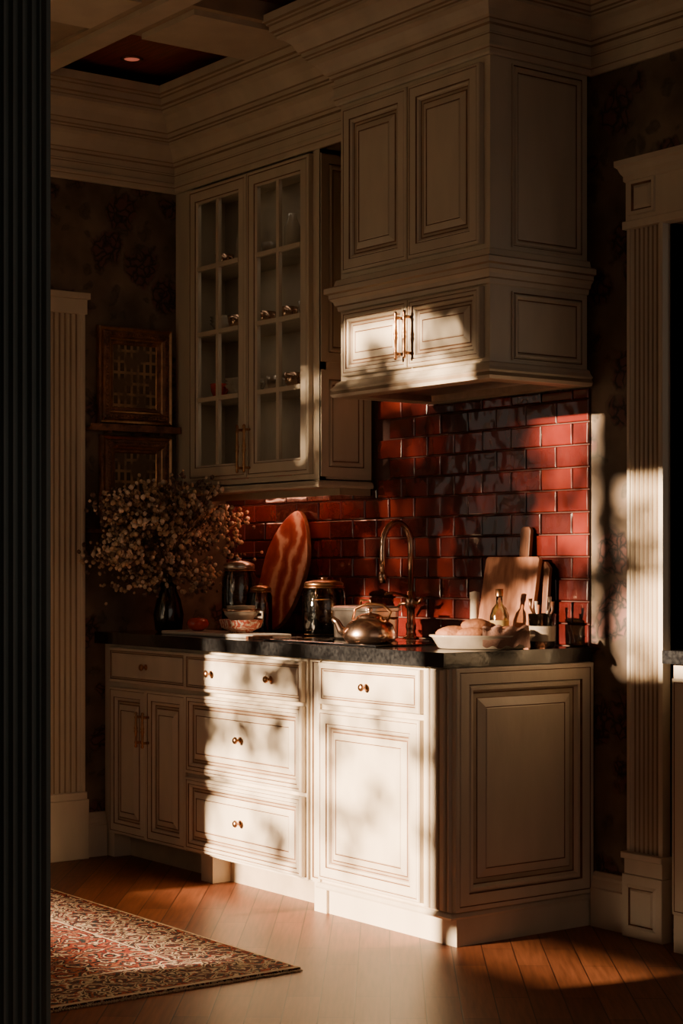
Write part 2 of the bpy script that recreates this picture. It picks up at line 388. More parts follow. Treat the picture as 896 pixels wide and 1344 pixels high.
for k in range(5):
    for j in range(1,7):
        a=math.pi*j/6
        sec.append((1.864-0.009*math.sin(a), yy-0.0105*(1-math.cos(a))/2))
    yy-=0.0105; sec.append((1.866,yy-0.0005)); sec.append((1.866,yy-0.004)); yy-=0.0045
sec+=[(1.875,yy-0.004),(1.88,yy-0.02),(1.865,yy-0.03),(1.85,yy-0.03),(1.70,yy-0.03)]
b=len(mb.v)
for (px,py) in sec: mb.v.append((px,py,0)); mb.v.append((px,py,2.75))
for i in range(len(sec)-1): mb.face([b+2*i,b+2*i+2,b+2*i+3,b+2*i+1],darkpaint)
mb.done('trim_doorway_casing')
mb=MB(); mb.box(1.85,6.5,-5.4,-5.3,0,CEIL+0.06,plaster); mb.done('wall_hall')

# crown moulding: many fine steps
cp=[(0,2.745),(0.012,2.745),(0.016,2.752),(0.016,2.766),(0.020,2.769),(0.026,2.774),(0.026,2.784),(0.018,2.788),(0.018,2.815),(0.022,2.818),(0.022,2.824),(0.018,2.827),(0.018,2.850),(0.030,2.854),(0.030,2.866),(0.036,2.869),
    (0.044,2.875),(0.052,2.895),(0.066,2.915),(0.084,2.925),(0.084,2.936),(0.092,2.939),(0.092,2.946),(0.100,2.950),(0.100,2.966),(0.108,2.969),(0.112,2.975),(0.122,3.00),(0.143,3.022),(0.163,3.030),(0.163,3.041),(0.170,3.044),(0.170,3.054),(0.182,3.058),(0.182,3.082),(0.190,3.086),(0.190,3.094),(0.20,3.098),(0.20,3.13)]
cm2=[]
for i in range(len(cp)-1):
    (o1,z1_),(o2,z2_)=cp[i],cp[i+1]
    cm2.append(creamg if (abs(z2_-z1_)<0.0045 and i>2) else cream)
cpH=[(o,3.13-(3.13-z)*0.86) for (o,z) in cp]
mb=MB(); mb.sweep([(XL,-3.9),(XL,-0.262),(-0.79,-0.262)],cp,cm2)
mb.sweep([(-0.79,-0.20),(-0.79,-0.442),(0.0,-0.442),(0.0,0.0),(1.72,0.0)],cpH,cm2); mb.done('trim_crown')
bp_=[(0,0),(0.022,0),(0.022,0.125),(0.018,0.13),(0.020,0.138),(0.012,0.155),(0.014,0.165),(0.006,0.178),(0,0.18)]
mb=MB(); mb.sweep([(0.02,0),(0.180,0)],bp_,cream); mb.done('baseboard_back')
mb=MB(); mb.sweep([(XL,-0.698),(XL,-0.602)],bp_,cream); mb.done('baseboard_left')

def casing(mb, O, U, w, z0, z1):
    U=Vector(U); V=Vector((0,0,1)); Nn=U.cross(V); O=Vector(O)
    sec=[(0,0),(0,0.035),(0.006,0.038),(0.014,0.038),(0.017,0.032)]
    n=6; fw=(w-0.04)/n
    for k in range(n):
        a0=0.02+k*fw
        sec+=[(a0,0.032),(a0+fw*0.2,0.026),(a0+fw*0.4,0.022),(a0+fw*0.6,0.022),(a0+fw*0.8,0.026),(a0+fw*0.92,0.032)]
    sec+=[(w-0.017,0.032),(w-0.014,0.038),(w-0.006,0.038),(w,0.035),(w,0)]
    b=len(mb.v)
    for (a,h) in sec:
        for z in (z0,z1): mb.v.append(tuple(O+U*a+Nn*h+V*z))
    for i in range(len(sec)-1):
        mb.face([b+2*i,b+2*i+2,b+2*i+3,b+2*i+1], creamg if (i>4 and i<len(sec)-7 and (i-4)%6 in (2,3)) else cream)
def slab(mb,O,U,a0,a1,h,z0,z1,m=None):
    m=m or cream
    U=Vector(U);V=Vector((0,0,1));O=Vector(O)
    mb.rings(O+U*a0+V*z0,U,V,a1-a0,z1-z0,[(0,-0.0,m),(0,h-0.002,m),(0.002,h,m)],m)
mb=MB(); O=(0.198,0,0); U=(1,0,0)
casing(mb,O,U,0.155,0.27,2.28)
slab(mb,O,U,-0.008,0.165,0.05,0,0.20); slab(mb,O,U,-0.004,0.161,0.044,0.20,0.25); slab(mb,O,U,-0.010,0.167,0.055,0.25,0.27)
mb.rings((0.213,-0.05,0.03),(1,0,0),(0,0,1),0.125,0.14,[(0,0,cream),(0.01,0.004,cream),(0.014,0.0,glaze),(0.02,0.004,cream)],cream)
slab(mb,O,U,-0.008,1.25,0.05,2.26,2.285); slab(mb,O,U,-0.002,1.24,0.04,2.285,2.43)
mb.rings((0.213,-0.04,2.30),(1,0,0),(0,0,1),0.115,0.115,[(0,0,cream),(0.004,0.006,cream),(0.014,0.006,cream),(0.02,0.0,glaze),(0.03,0.006,cream)],cream)
mb.sweep([(0.196,0.0),(0.196,-0.04),(1.43,-0.04),(1.43,0)],[(0,2.41),(0.005,2.415),(0.005,2.43),(0.012,2.44),(0.018,2.455),(0.026,2.462),(0.026,2.48),(0.0,2.485)],cream)
mb.box(0.352,0.37,0.0,0.15,0,2.26,darkpaint)
mb.done('trim_door_casing')
mb=MB(); O=(XL,-0.90,0); U=(0,1,0)
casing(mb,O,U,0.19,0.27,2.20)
slab(mb,O,U,-0.01,0.20,0.05,0,0.24); slab(mb,O,U,-0.005,0.195,0.044,0.24,0.27)
slab(mb,O,U,-0.3,0.195,0.045,2.20,2.26); slab(mb,O,U,-0.3,0.205,0.055,2.26,2.285)
mb.done('trim_left_casing')
mb=MB()
mb.box(0.46,1.24,-0.10,0.13,0,0.885,cream)
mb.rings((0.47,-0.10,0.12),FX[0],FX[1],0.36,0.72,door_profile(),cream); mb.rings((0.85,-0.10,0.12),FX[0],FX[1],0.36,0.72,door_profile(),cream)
mb.box(0.44,1.246,-0.13,0.14,0.885,0.925,stone)
mb.done('sideboard')

# ---------------------------------------------------------------- backsplash
def ztop(x0,x1):
    if x0<-1.165: return 1.474
    if x1>-0.80: return 1.771
    return 1.94
mb=MB(); mb.box(XL+0.001,-1.168,-0.006,-0.0005,CZ+0.001,1.474,grout); mb.box(-1.168,-0.79,-0.006,-0.0005,CZ+0.001,1.94,grout); mb.box(-0.79,0.0,-0.006,-0.0005,CZ+0.001,1.771,grout)
tw,th,g=0.152,0.0745,0.0045
row=0; z=CZ+0.003
while z<1.93:
    x=0.0-(tw*0.5 if row%2 else 0)
    spans=[(-tw*0.5+g,0.0)] if row%2 else []
    while x>XL+0.01:
        x0=max(x-tw+g,XL+0.001); spans.append((x0,x)); x-=tw
    for (x0,x1) in spans:
        if x1-x0<0.02: continue
        hh=min(th-g, ztop(x0,x1)-z)
        if hh<0.012: continue
        t=random.choice([tiles[0],tiles[0],tiles[1],tiles[1],tiles[2],tiles[3]])
        tx,tz=random.uniform(-0.0018,0.0018),random.uniform(-0.0014,0.0014)
        b=len(mb.v)
        mb.rings((x0,-0.005,z),FX[0],FX[1],x1-x0,hh,[(0,0,t),(0,0.006,t),(0.0015,0.0085,t),(0.004,0.0095,t)],t)
        for i in range(b+4,b+16):
            v=mb.v[i]; u=(v[0]-x0)/(x1-x0)-.5; w=(v[2]-z)/(hh)-.5
            mb.v[i]=(v[0],v[1]+tx*u*2+tz*w*2,v[2])
    z+=th; row+=1
mb.done('tile_backsplash')

# ---------------------------------------------------------------- base cabinet
mb=MB(); F=-0.600
mb.box(XL+0.001,0,F,-0.002,0.098,0.868,cream)
mb.box(-1.525,-0.745,F-0.018,F,0.105,0.868,cream)
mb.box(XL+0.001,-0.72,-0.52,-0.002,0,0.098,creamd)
mb.box(-0.70,0.012,-0.590,-0.002,0,0.10,cream)
mb.sweep([(0.0,-0.002),(0.0,-0.60),(-0.70,-0.60)][::-1],[(0,0.085),(0.014,0.085),(0.018,0.092),(0.010,0.102),(0.0,0.106)],cream)
zt0,zt1,zb0,zb1=0.715,0.855,0.105,0.695
mb.rings((-2.13,F,zt0),*FX,0.59,zt1-zt0,drawer_profile(),cream)
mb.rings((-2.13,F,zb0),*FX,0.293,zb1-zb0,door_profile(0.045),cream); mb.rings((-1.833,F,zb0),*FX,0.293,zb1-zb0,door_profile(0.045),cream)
F2=F-0.018
mb.rings((-1.515,F2,zt0),*FX,0.76,zt1-zt0,drawer_profile(),cream)
mb.rings((-1.515,F2,0.405),*FX,0.76,0.295,door_profile(0.03),cream)
mb.rings((-1.515,F2,0.115),*FX,0.76,0.275,door_profile(0.03),cream)
mb.rings((-0.742,F,0.105),*FX,0.055,0.76,[(0,0,cream),(0,0.008,cream),(0.010,0.008,cream),(0.013,0.003,glaze),(0.02,0.006,cream)],cream)
mb.rings((-0.68,F,zt0),*FX,0.545,zt1-zt0,drawer_profile(0.018),cream)
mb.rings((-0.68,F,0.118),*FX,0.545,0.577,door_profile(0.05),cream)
for i,(a,w) in enumerate([(-0.128,0.03),(-0.094,0.04),(-0.050,0.03)]):
    mb.rings((a,F,0.105),*FX,w,0.76,[(0,0,glaze),(0.003,0.010,cream),(0.007,0.013,cream)],cream)
mb.rings((-0.016,F,0.105),*FX,0.014,0.76,[(0,0,glaze),(0.003,0.008,cream)],cream)
mb.rings((0,-0.598,0.108),*RX,0.592,0.758,[(0,0,cream),(0,0.018,cream),(0.004,0.020,cream),(0.014,0.020,cream),(0.017,0.018,glaze),(0.020,0.020,cream),(0.052,0.020,cream),(0.055,0.012,glaze),(0.062,0.018,cream),(0.070,0.018,cream),(0.078,0.006,cream),(0.082,0.004,glaze),(0.095,0.004,creamd),(0.098,0.006,glaze),(0.125,0.015,cream),(0.128,0.013,glaze),(0.131,0.015,cream)],cream)
mb.box(-1.46,-1.38,-0.60,-0.50,0,0.098,cream); mb.box(-0.73,-0.66,-0.60,-0.50,0,0.098,cream); mb.box(XL+0.001,-2.13,-0.595,-0.50,0,0.098,cream)
knob(mb,-1.835,F-0.02,0.785)
for x in (-1.33,-0.94): knob(mb,x,F2-0.02,0.785)
knob(mb,-1.135,F2-0.02,0.555); knob(mb,-1.135,F2-0.02,0.255); knob(mb,-0.41,F-0.02,0.785)
pull(mb,-1.862,F-0.02,0.47,0.61); pull(mb,-1.812,F-0.02,0.47,0.61)
mb.done('base_cabinet')
mb=MB(); mb.box(XL+0.002,0.022,-0.65,-0.0175,0.869,CZ,stone)
mb.box(XL+0.002,0.012,-0.64,-0.0175,0.8685,0.8695,stone)
mb.done('granite_countertop',bevel=0.006)

# ---------------------------------------------------------------- glass display cabinet
mb=MB(); G=-0.262; x0,x1=XL+0.001,-1.168; zb,zt=1.49,2.75; BK=-0.018
mb.box(x1-0.02,x1,G,BK,zb,CEIL,cream); mb.box(x0,x0+0.02,G,BK,zb,zt,cream)
mb.box(x0,x1,G,BK,zb,zb+0.02,cream); mb.box(x0,x1,G,BK,zt-0.02,zt,cream); mb.box(x0+0.02,x1-0.02,-0.03,BK,zb,zt,interior)
mb.box(x0,-2.068,G-0.001,G+0.03,zb,zt,cream); mb.box(-1.206,x1,G-0.001,G+0.03,zb,zt,cream)
mb.box(-2.068,-1.206,G,G+0.03,zb,1.53,cream); mb.box(-2.068,-1.206,G,G+0.03,2.735,zt,cream)
for z in (1.87,2.14,2.41): mb.box(x0+0.02,x1-0.02,G+0.04,-0.03,z-0.008,z+0.008,interior)
for (a,w) in [(-2.066,0.432),(-1.630,0.422)]:
    z0,z1=1.532,2.733; st=0.062
    b_=[(0,0.0,cream),(0,0.020,cream),(0.003,0.022,cream),(0.012,0.022,cream),(0.015,0.0195,glaze),(0.018,0.022,cream),(st-0.01,0.022,cream),(st-0.007,0.018,glaze),(st,0.012,cream),(st,-0.004,cream)]
    mb.rings((a,G-0.001,z0),*FX,w,z1-z0,b_,cream,cap=False)
    gx0,gx1,gz0,gz1=a+st,a+w-st,z0+st,z1-st
    xm=(gx0+gx1)/2; mb.box(xm-0.009,xm+0.009,G-0.019,G-0.003,gz0,gz1,cream)
    for k in (1,2,3):
        zz=gz0+(gz1-gz0)*k/4; mb.box(gx0,gx1,G-0.0185,G-0.0035,zz-0.009,zz+0.009,cream)
    mb.rings((gx0,G-0.008,gz0),*FX,gx1-gx0,gz1-gz0,[(0,0,glass)],glass)
mb.sweep([(x0,G),(x1,G),(x1,BK)],[(0,1.478),(0.012,1.478),(0.016,1.486),(0.010,1.498),(0,1.505)],cream)
mb.box(x0,x1,G,BK,1.478,1.49,creamd)
mb.rings((x1,G+0.004,1.52),*RX,0.236,0.40,flat_profile(0.035),cream); mb.rings((x1,G+0.004,1.95),*RX,0.236,0.78,flat_profile(0.035),cream)
pull(mb,-1.655,G-0.02,1.55,1.74); pull(mb,-1.605,G-0.02,1.55,1.74)
mb.box(x0+0.02,x1-0.004,-0.165,-0.155,1.452,1.478,creamd); mb.box(x1-0.016,x1-0.004,-0.155,BK,1.452,1.478,creamd)
gcab=mb.done('glass_display_cabinet')
mb=MB()
cup=[(0,0.0),(0.022,0.0),(0.024,0.004),(0.036,0.03),(0.040,0.062),(0.037,0.062),(0.033,0.03),(0,0.008)]
bowl=[(0,0.0),(0.03,0.0),(0.03,0.006),(0.065,0.045),(0.062,0.046),(0.028,0.012),(0,0.010)]
for z in (1.51,1.878,2.148,2.418):
    x=-2.02
    while x<-1.25:
        k=random.choice([0,0,1,2]); y=random.uniform(-0.16,-0.12)
        mm=random.choice([china,china,steel,tomato if z<2 else china,copper])
        if k==0: mb.lathe(cup,(x,y,z),mm,20); mb.tube([(x+0.036,y,z+0.05),(x+0.058,y,z+0.045),(x+0.056,y,z+0.025),(x+0.036,y,z+0.018)],0.004,mm,6)
        elif k==1:
            for q in range(3): mb.lathe(bowl,(x,y,z+q*0.014),china,20)
        else: mb.lathe([(0,0),(0.03,0),(0.032,0.01),(0.032,0.10),(0.018,0.13),(0.018,0.15),(0,0.15)],(x,y,z),mm,20)
        x+=random.uniform(0.12,0.19)
mb.done('crockery',parent=gcab)
def area(name,loc,rot,sx,sy,e,col,parent=None):
    ld=bpy.data.lights.new(name,'AREA'); ld.shape='RECTANGLE'; ld.size=sx; ld.size_y=sy; ld.energy=e; ld.color=col
    lo=bpy.data.objects.new(name,ld); lo.location=loc; lo.rotation_euler=rot; S.collection.objects.link(lo)
    if parent: lo.parent=parent
for k,zz in enumerate((1.858,2.128,2.398,2.725)):
    area('interior_fill_%d'%(k+1),(-1.64,-0.20,zz),(0,0,0),0.8,0.02,0.10,(1,0.80,0.58),gcab)  # added fill that brightens the cabinet interior, no real lamps here
area('under_cabinet_lamp',(-1.70,-0.10,1.475),(0,0,0),0.85,0.03,1.3,(1,0.38,0.2),gcab)

# ---------------------------------------------------------------- hood cabinet
mb=MB(); H=-0.442; hx0=-0.79
mb.box(hx0,0,H,BK,2.13,2.84,cream)
mb.box(hx0,0,H,BK,1.80,2.13,cream)
dp=door_profile(0.05)
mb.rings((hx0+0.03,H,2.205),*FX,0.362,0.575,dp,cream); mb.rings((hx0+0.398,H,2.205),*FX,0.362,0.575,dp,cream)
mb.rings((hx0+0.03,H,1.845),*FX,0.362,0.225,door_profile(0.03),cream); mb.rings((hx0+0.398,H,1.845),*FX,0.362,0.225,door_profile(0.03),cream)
mb.rings((0,H+0.09,2.20),*RX,0.31,0.585,flat_profile(0.004),cream)
mb.rings((0,H+0.09,1.84),*RX,0.31,0.22,flat_profile(0.004),cream)
pth=[(hx0,BK),(hx0,H),(0,H),(0,BK)]
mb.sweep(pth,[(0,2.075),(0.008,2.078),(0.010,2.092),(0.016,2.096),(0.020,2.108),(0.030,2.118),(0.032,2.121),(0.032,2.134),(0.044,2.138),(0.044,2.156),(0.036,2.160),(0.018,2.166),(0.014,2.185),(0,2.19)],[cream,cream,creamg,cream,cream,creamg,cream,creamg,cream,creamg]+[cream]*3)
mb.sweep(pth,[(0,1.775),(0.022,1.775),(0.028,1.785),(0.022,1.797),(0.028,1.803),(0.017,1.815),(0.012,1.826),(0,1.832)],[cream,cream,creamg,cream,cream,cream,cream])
mb.rings((hx0,BK,1.776),(1,0,0),(0,-1,0),0.79,abs(H)+BK,[(0,0.001,creamd),(0,-0.0,creamd),(0.06,0.0,creamd),(0.07,-0.02,steel)],steel)
pull(mb,hx0+0.372,H-0.02,1.87,2.03); pull(mb,hx0+0.418,H-0.02,1.87,2.03)
mb.done('range_hood_cabinet')

mb=MB(); mb.lathe([(0.040,0),(0.045,-0.004),(0.034,-0.006),(0.030,0.0)],(-1.883,-0.656,CEIL+0.06),bronze,24); mb.lathe([(0,0),(0.030,0)],(-1.883,-0.656,CEIL+0.058),lampface,24); mb.done('recessed_ceiling_light')

# ---------------------------------------------------------------- pictures
def picture(name,y0,z0,w,h):
    mb=MB()
    mb.rings((XL+0.001,y0,z0),*RX,w,h,[(0,0,darkwood),(0,0.022,darkwood),(0.006,0.030,darkwood),(0.016,0.026,bronze),(0.022,0.034,darkwood),(0.040,0.036,darkwood),(0.048,0.026,darkwood),(0.054,0.024,bronze),(0.060,0.014,darkwood),(0.068,0.012,darkwood),(0.072,0.008,bronze)],painting)
    # beaded carving on the frame
    n=26
    for i in range(n):
        t=(i+0.5)/n
        for zz in (0.031,h-0.031): mb.blob((XL+0.037,y0+0.02+(w-0.04)*t,z0+zz),(0.004,0.0055,0.0055),darkwood,6,4)
        for yy in (0.031,w-0.031): mb.blob((XL+0.037,y0+yy,z0+0.02+(h-0.04)*t),(0.004,0.0055,0.0055),darkwood,6,4)
    mb.done(name)
picture('framed_painting',-0.64,1.765,0.345,0.40); picture('framed_painting',-0.63,1.345,0.335,0.375)
mb=MB(); mb.box(XL+0.001,XL+0.055,-0.69,-0.27,1.735,1.75,darkwood); mb.box(XL+0.045,XL+0.055,-0.69,-0.27,1.75,1.762,darkwood); mb.box(XL+0.001,XL+0.05,-0.69,-0.27,1.318,1.333,darkwood)
for y in (-0.6,-0.36): mb.box(XL+0.001,XL+0.045,y-0.008,y+0.008,1.725,1.735,darkwood)
mb.done('picture_ledge')

# ---------------------------------------------------------------- rug
mb=MB(); rx0,rx1,ry0,ry1=-1.95,-0.02,-2.75,-1.16
mb.rings((rx0,ry0,0.0),(1,0,0),(0,1,0),rx1-rx0,ry1-ry0,[(0,0.001,rugB),(0,0.010,rugB),(0.012,0.012,carpetfr),(0.035,0.012,rugA),(0.26,0.012,rugB),(0.268,0.012,carpetfr)],rugA)
k=ry0
while k<ry1:
    mb.box(rx1,rx1+random.uniform(0.010,0.018),k,k+0.003,0.001,0.005,carpetfr); k+=0.008
mb.done('persian_rug')

# ---------------------------------------------------------------- counter props
def Rz(a,loc): return Matrix.Translation(loc)@Matrix.Rotation(a,4,'Z')
T=CZ+0.0005
mb=MB(); vc=Vector((-1.98,-0.43,T))
mb.lathe([(0,0),(0.045,0),(0.055,0.01),(0.062,0.07),(0.05,0.13),(0.032,0.17),(0.036,0.20),(0.033,0.20),(0.03,0.17),(0.045,0.13),(0.056,0.07),(0.048,0.015),(0,0.012)],vc,smokeglass,28)
top=vc+Vector((0,0,0.19))
for i in range(88):
    yy=random.uniform(-0.34,0.26); xx=random.uniform(-0.10,0.17); hz=random.uniform(0.10,0.42)*(1-0.85*abs(yy))+0.02
    if i%5==0: hz=random.uniform(0.0,0.12); yy*=0.7
    e=top+Vector((xx,yy,hz)); 
    if e.x<XL+0.10: e.x=XL+0.10
    if e.y>-0.31: e.z=min(e.z,1.42)
    e.z=min(e.z,1.50)
    st=vc+Vector((random.uniform(-.02,.02),random.uniform(-.02,.02),0.02))
    mid=top+Vector((xx*0.25,yy*0.25,max(hz,0.08)*0.4))
    mb.tube([st,top+Vector((random.uniform(-.02,.02),random.uniform(-.02,.02),0)),mid,(mid+e)/2+Vector((0,0,0.01)),e],[0.002,0.002,0.0018,0.0014,0.001],stemm,5)
    bm_=random.choice([bl1,bl1,bl2,bl3,bl1])
    for q in range(26):
        d=Vector((random.gauss(0,0.028),random.gauss(0,0.034),random.gauss(0.0,0.026)))
        p=e+d
        if p.x<XL+0.07 or p.x>-1.755: continue
        if p.z>1.435 and p.y>-0.30: continue
        mb.blob(p,random.uniform(0.005,0.011),random.choice([bm_,bm_,bl3,bl2 if q%2 else bl1]),6,4,0.2)
        if q%3==0: mb.tube([mid*0.3+e*0.7,p],0.0008,stemm,3,False)
mb.done('dried_flower_bouquet')

def jar(name,c,r,h,lidm,fill):
    mb=MB()
    mb.lathe([(0,0),(r*0.9,0),(r,0.012),(r,h*0.74),(r*0.86,h*0.82),(r*0.84,h*0.86),(r*0.80,h*0.86),(r*0.82,h*0.82),(r*0.95,h*0.73),(r*0.95,0.014),(0,0.008)],c,jarglass,32)
    mb.lathe([(0,0.01),(r*0.93,0.012),(r*0.93,h*fill),(0,h*fill+0.004)],c,spice,28)
    mb.lathe([(r*0.86,h*0.84),(r*0.92,h*0.85),(r*0.92,h*0.90),(r*0.85,h*0.92),(r*0.5,h*0.95),(r*0.16,h*0.96),(r*0.12,h*0.975),(r*0.2,h*0.99),(0,h)],c,lidm,32)
    mb.tube([Vector(c)+Vector((r*0.93*math.cos(a),r*0.93*math.sin(a),h*0.83)) for a in [2*math.pi*k/24 for k in range(25)]],0.0025,bronze,6)
    mb.tube([Vector(c)+Vector((r*0.55,-r*0.8,h*0.83)),Vector(c)+Vector((r*0.62,-r*0.92,h*0.75)),Vector(c)+Vector((r*0.62,-r*0.9,h*0.66))],0.002,bronze,6)
    mb.done(name)
jar('storage_jar',(-1.66,-0.30,T),0.068,0.30,steel,0.55)
jar('storage_jar',(-1.157,-0.25,T),0.080,0.225,bronze,0.62)
jar('storage_jar',(-1.52,-0.29,T),0.045,0.20,bronze,0.6)

mb=MB(); n=40; b=len(mb.v); pts=[]
for k in range(n):
    a=2*math.pi*k/n
    w=0.150*(1+0.05*math.sin(3*a+1)+0.02*math.sin(7*a)); px=w*math.cos(a)*(1-0.10*math.sin(a)); pz=0.245+0.245*math.sin(a)*(1+0.02*math.sin(5*a))
    pts.append((px+0.03*math.sin(a),pz))
for yy in (-0.011,0.011):
    for p in pts: mb.v.append((p[0],yy,p[1]))
mb.face([b+k for k in range(n)],redmarble); mb.face([b+n+k for k in range(n)][::-1],redmarble)
for k in range(n): mb.face([b+k,b+n+k,b+n+(k+1)%n,b+(k+1)%n],walnutb)
R=Matrix.Translation((-1.695,-0.115,T+0.004))@Matrix.Rotation(math.radians(-9),4,'X')@Matrix.Rotation(math.radians(6),4,'Y')
mb.done('live_edge_serving_board',bevel=0.004,M=R)

mb=MB(); mb.box(-0.31,0.31,-0.09,0.09,0,0.014,marble); mb.done('marble_serving_tray',bevel=0.005,M=Rz(0.03,(-1.50,-0.47,T)))
TT=T+0.0145
mb=MB(); tc_=(-1.66,-0.49)
mb.lathe([(0,0),(0.02,0.001),(0.038,0.012),(0.044,0.028),(0.037,0.045),(0.018,0.052),(0.006,0.048),(0,0.047)],(*tc_,TT),tomato,24)
mb.tube([(*tc_,TT+0.045),(tc_[0]+0.003,tc_[1],TT+0.056)],0.003,stemm,6)
for k in range(5):
    a=k*1.257; mb.tube([(*tc_,TT+0.049),(tc_[0]+0.016*math.cos(a),tc_[1]+0.016*math.sin(a),TT+0.051)],[0.003,0.0005],leafg,5)
mb.done('tomato')
bc=(-1.40,-0.46,TT)
mb=MB(); mb.lathe([(0,0),(0.045,0),(0.045,0.006),(0.075,0.020),(0.084,0.048),(0.080,0.050),(0.070,0.022),(0,0.010)],bc,pattern,32); pb=mb.done('patterned_bowl')
mb=MB(); c2=(bc[0],bc[1],bc[2]+0.0105); 
mb.lathe([(0,0),(0.036,0),(0.036,0.03),(0.062,0.058),(0.068,0.078),(0.064,0.078),(0.056,0.058),(0.02,0.04),(0,0.04)],c2,china,32)
mb.lathe([(0.0665,0.070),(0.0695,0.072),(0.0695,0.080),(0.064,0.080)],c2,copper,32)
mb.tube([(c2[0]+0.06,c2[1]+0.03,c2[2]+0.07),(c2[0]+0.085,c2[1]+0.04,c2[2]+0.068),(c2[0]+0.085,c2[1]+0.04,c2[2]+0.048),(c2[0]+0.055,c2[1]+0.03,c2[2]+0.05)],0.005,china,8)
mb.lathe([(0,0.04),(0.03,0.06),(0.055,0.062),(0.055,0.09),(0.058,0.092),(0.0,0.094)],c2,china,32)
mb.done('stacked_cups',parent=pb)
mb=MB(); mb.box(0,0.10,-0.010,0.010,0,0.012,walnutb); mb.box(0.10,0.22,-0.014,0.012,0.004,0.006,steel); mb.done('kitchen_knife',bevel=0.003,M=Rz(1.45,(-1.15,-0.60,T)))

mb=MB(); mb.box(-1.06,-0.40,-0.59,-0.20,T,T+0.006,blackglass)
for (x,y) in ((-0.92,-0.48),(-0.60,-0.48),(-0.92,-0.30),(-0.60,-0.30)):
    mb.lathe([(0.075,0.0062),(0.077,0.0066),(0.079,0.0062)],(x,y,T),steel,32)
mb.done('induction_cooktop',bevel=0.002)
CT=T+0.0068
mb=MB()
def rrect(hw,hd,r,n=5):
    o=[]
    for (cx,cy,a0) in ((hw-r,hd-r,0),(-hw+r,hd-r,90),(-hw+r,-hd+r,180),(hw-r,-hd+r,270)):
        for k in range(n+1):
            a=math.radians(a0+90*k/n); o.append((cx+r*math.cos(a),cy+r*math.sin(a)))
    return o
prevb=None; m_=steel
levels=[(0.112,0.060,0.0),(0.119,0.067,0.006),(0.121,0.069,0.100),(0.127,0.075,0.103),(0.127,0.075,0.112),(0.115,0.063,0.118),(0.02,0.012,0.122)]
for (hw,hd,z) in levels:
    q=rrect(hw,hd,min(0.03,hd*0.6)); b=len(mb.v)
    for p in q: mb.v.append((p[0],p[1],z))
    if prevb is None: mb.face([b+k for k in range(len(q))][::-1],m_)
    else:
        for k in range(len(q)): mb.face([prevb+k,prevb+(k+1)%len(q),b+(k+1)%len(q),b+k],m_,False)
    prevb=b
mb.face([prevb+k for k in range(24)],m_)
mb.tube([(-0.03,0,0.120),(-0.03,0,0.138),(0.03,0,0.138),(0.03,0,0.120)],0.004,bronze,8)
for sx in (-1,1): mb.tube([(sx*0.119,-0.03,0.075),(sx*0.14,-0.03,0.078),(sx*0.14,0.03,0.078),(sx*0.119,0.03,0.075)],0.004,bronze,8)
mb.done('roasting_pot',M=Rz(0.0,(-0.80,-0.325,CT)))
mb=MB(); kc=(0,0,0)
mb.lathe([(0,0),(0.075,0),(0.088,0.012),(0.090,0.030),(0.078,0.062),(0.055,0.080),(0.045,0.084),(0.046,0.088),(0.030,0.097),(0.008,0.101),(0.006,0.106),(0.011,0.112),(0.007,0.119),(0,0.120)],kc,copper,36)
mb.tube([(-0.075,0,0.03),(-0.100,0,0.045),(-0.112,0,0.070),(-0.128,0,0.082)],[0.020,0.015,0.011,0.009],copper,12)
mb.tube([(0.06,0,0.075),(0.072,0,0.105),(0.045,0,0.128),(-0.01,0,0.133),(-0.05,0,0.115),(-0.058,0,0.078)],0.005,bronze,8)
mb.done('tea_kettle',M=Rz(math.radians(45),(-0.555,-0.495,CT)))
mb=MB(); fx,fy=-0.83,-0.095
mb.lathe([(0,0),(0.030,0),(0.030,0.006),(0.020,0.012),(0.016,0.03),(0.019,0.04),(0.019,0.055),(0.015,0.062),(0.015,0.11),(0.021,0.116),(0.021,0.150),(0.016,0.156),(0.013,0.175),(0,0.176)],(fx,fy,T),copper,24)
arc=[(fx,fy,T+0.17),(fx,fy,T+0.34)]
for k in range(1,13):
    a=math.pi*k/12; arc.append((fx,fy-0.065+0.065*math.cos(a),T+0.34+0.085*math.sin(a)))
arc+=[(fx,fy-0.130,T+0.30),(fx,fy-0.130,T+0.23)]
mb.tube(arc,0.0115,copper,14)
mb.lathe([(0,0),(0.013,0),(0.015,0.03),(0.012,0.04),(0,0.04)],(fx,fy-0.13,T+0.205),copper,16)
mb.tube([(fx,fy,T+0.133),(fx+0.05,fy-0.005,T+0.133),(fx+0.07,fy-0.005,T+0.150)],[0.008,0.006,0.005],bronze,10)
mb.tube([(fx,fy,T+0.133),(fx-0.055,fy-0.005,T+0.128),(fx-0.085,fy-0.01,T+0.10)],[0.008,0.006,0.005],bronze,10)
mb.tube([(fx,fy,T+0.15),(fx,fy-0.08,T+0.17),(fx,fy-0.12,T+0.165)],[0.006,0.005,0.004],bronze,10)
mb.done('gooseneck_faucet')
def board(mb,w,h,hw,hh,th,m):
    out=[(-w/2,0),(w/2,0),(w/2,h-0.02),(w/2-0.02,h),(hw/2+0.015,h),(hw/2,h+0.012),(hw/2,h+hh-0.01),(hw/2-0.01,h+hh),(-hw/2+0.01,h+hh),(-hw/2,h+hh-0.01),(-hw/2,h+0.012),(-hw/2-0.015,h),(-w/2+0.02,h),(-w/2,h-0.02)]
    b=len(mb.v); n=len(out)
    for yy in (-th/2,th/2):
        for p in out: mb.v.append((p[0],yy,p[1]))
    mb.face([b+k for k in range(n)],m); mb.face([b+n+k for k in range(n)][::-1],m)
    for k in range(n): mb.face([b+k,b+n+k,b+n+(k+1)%n,b+(k+1)%n],m)
mb=MB()
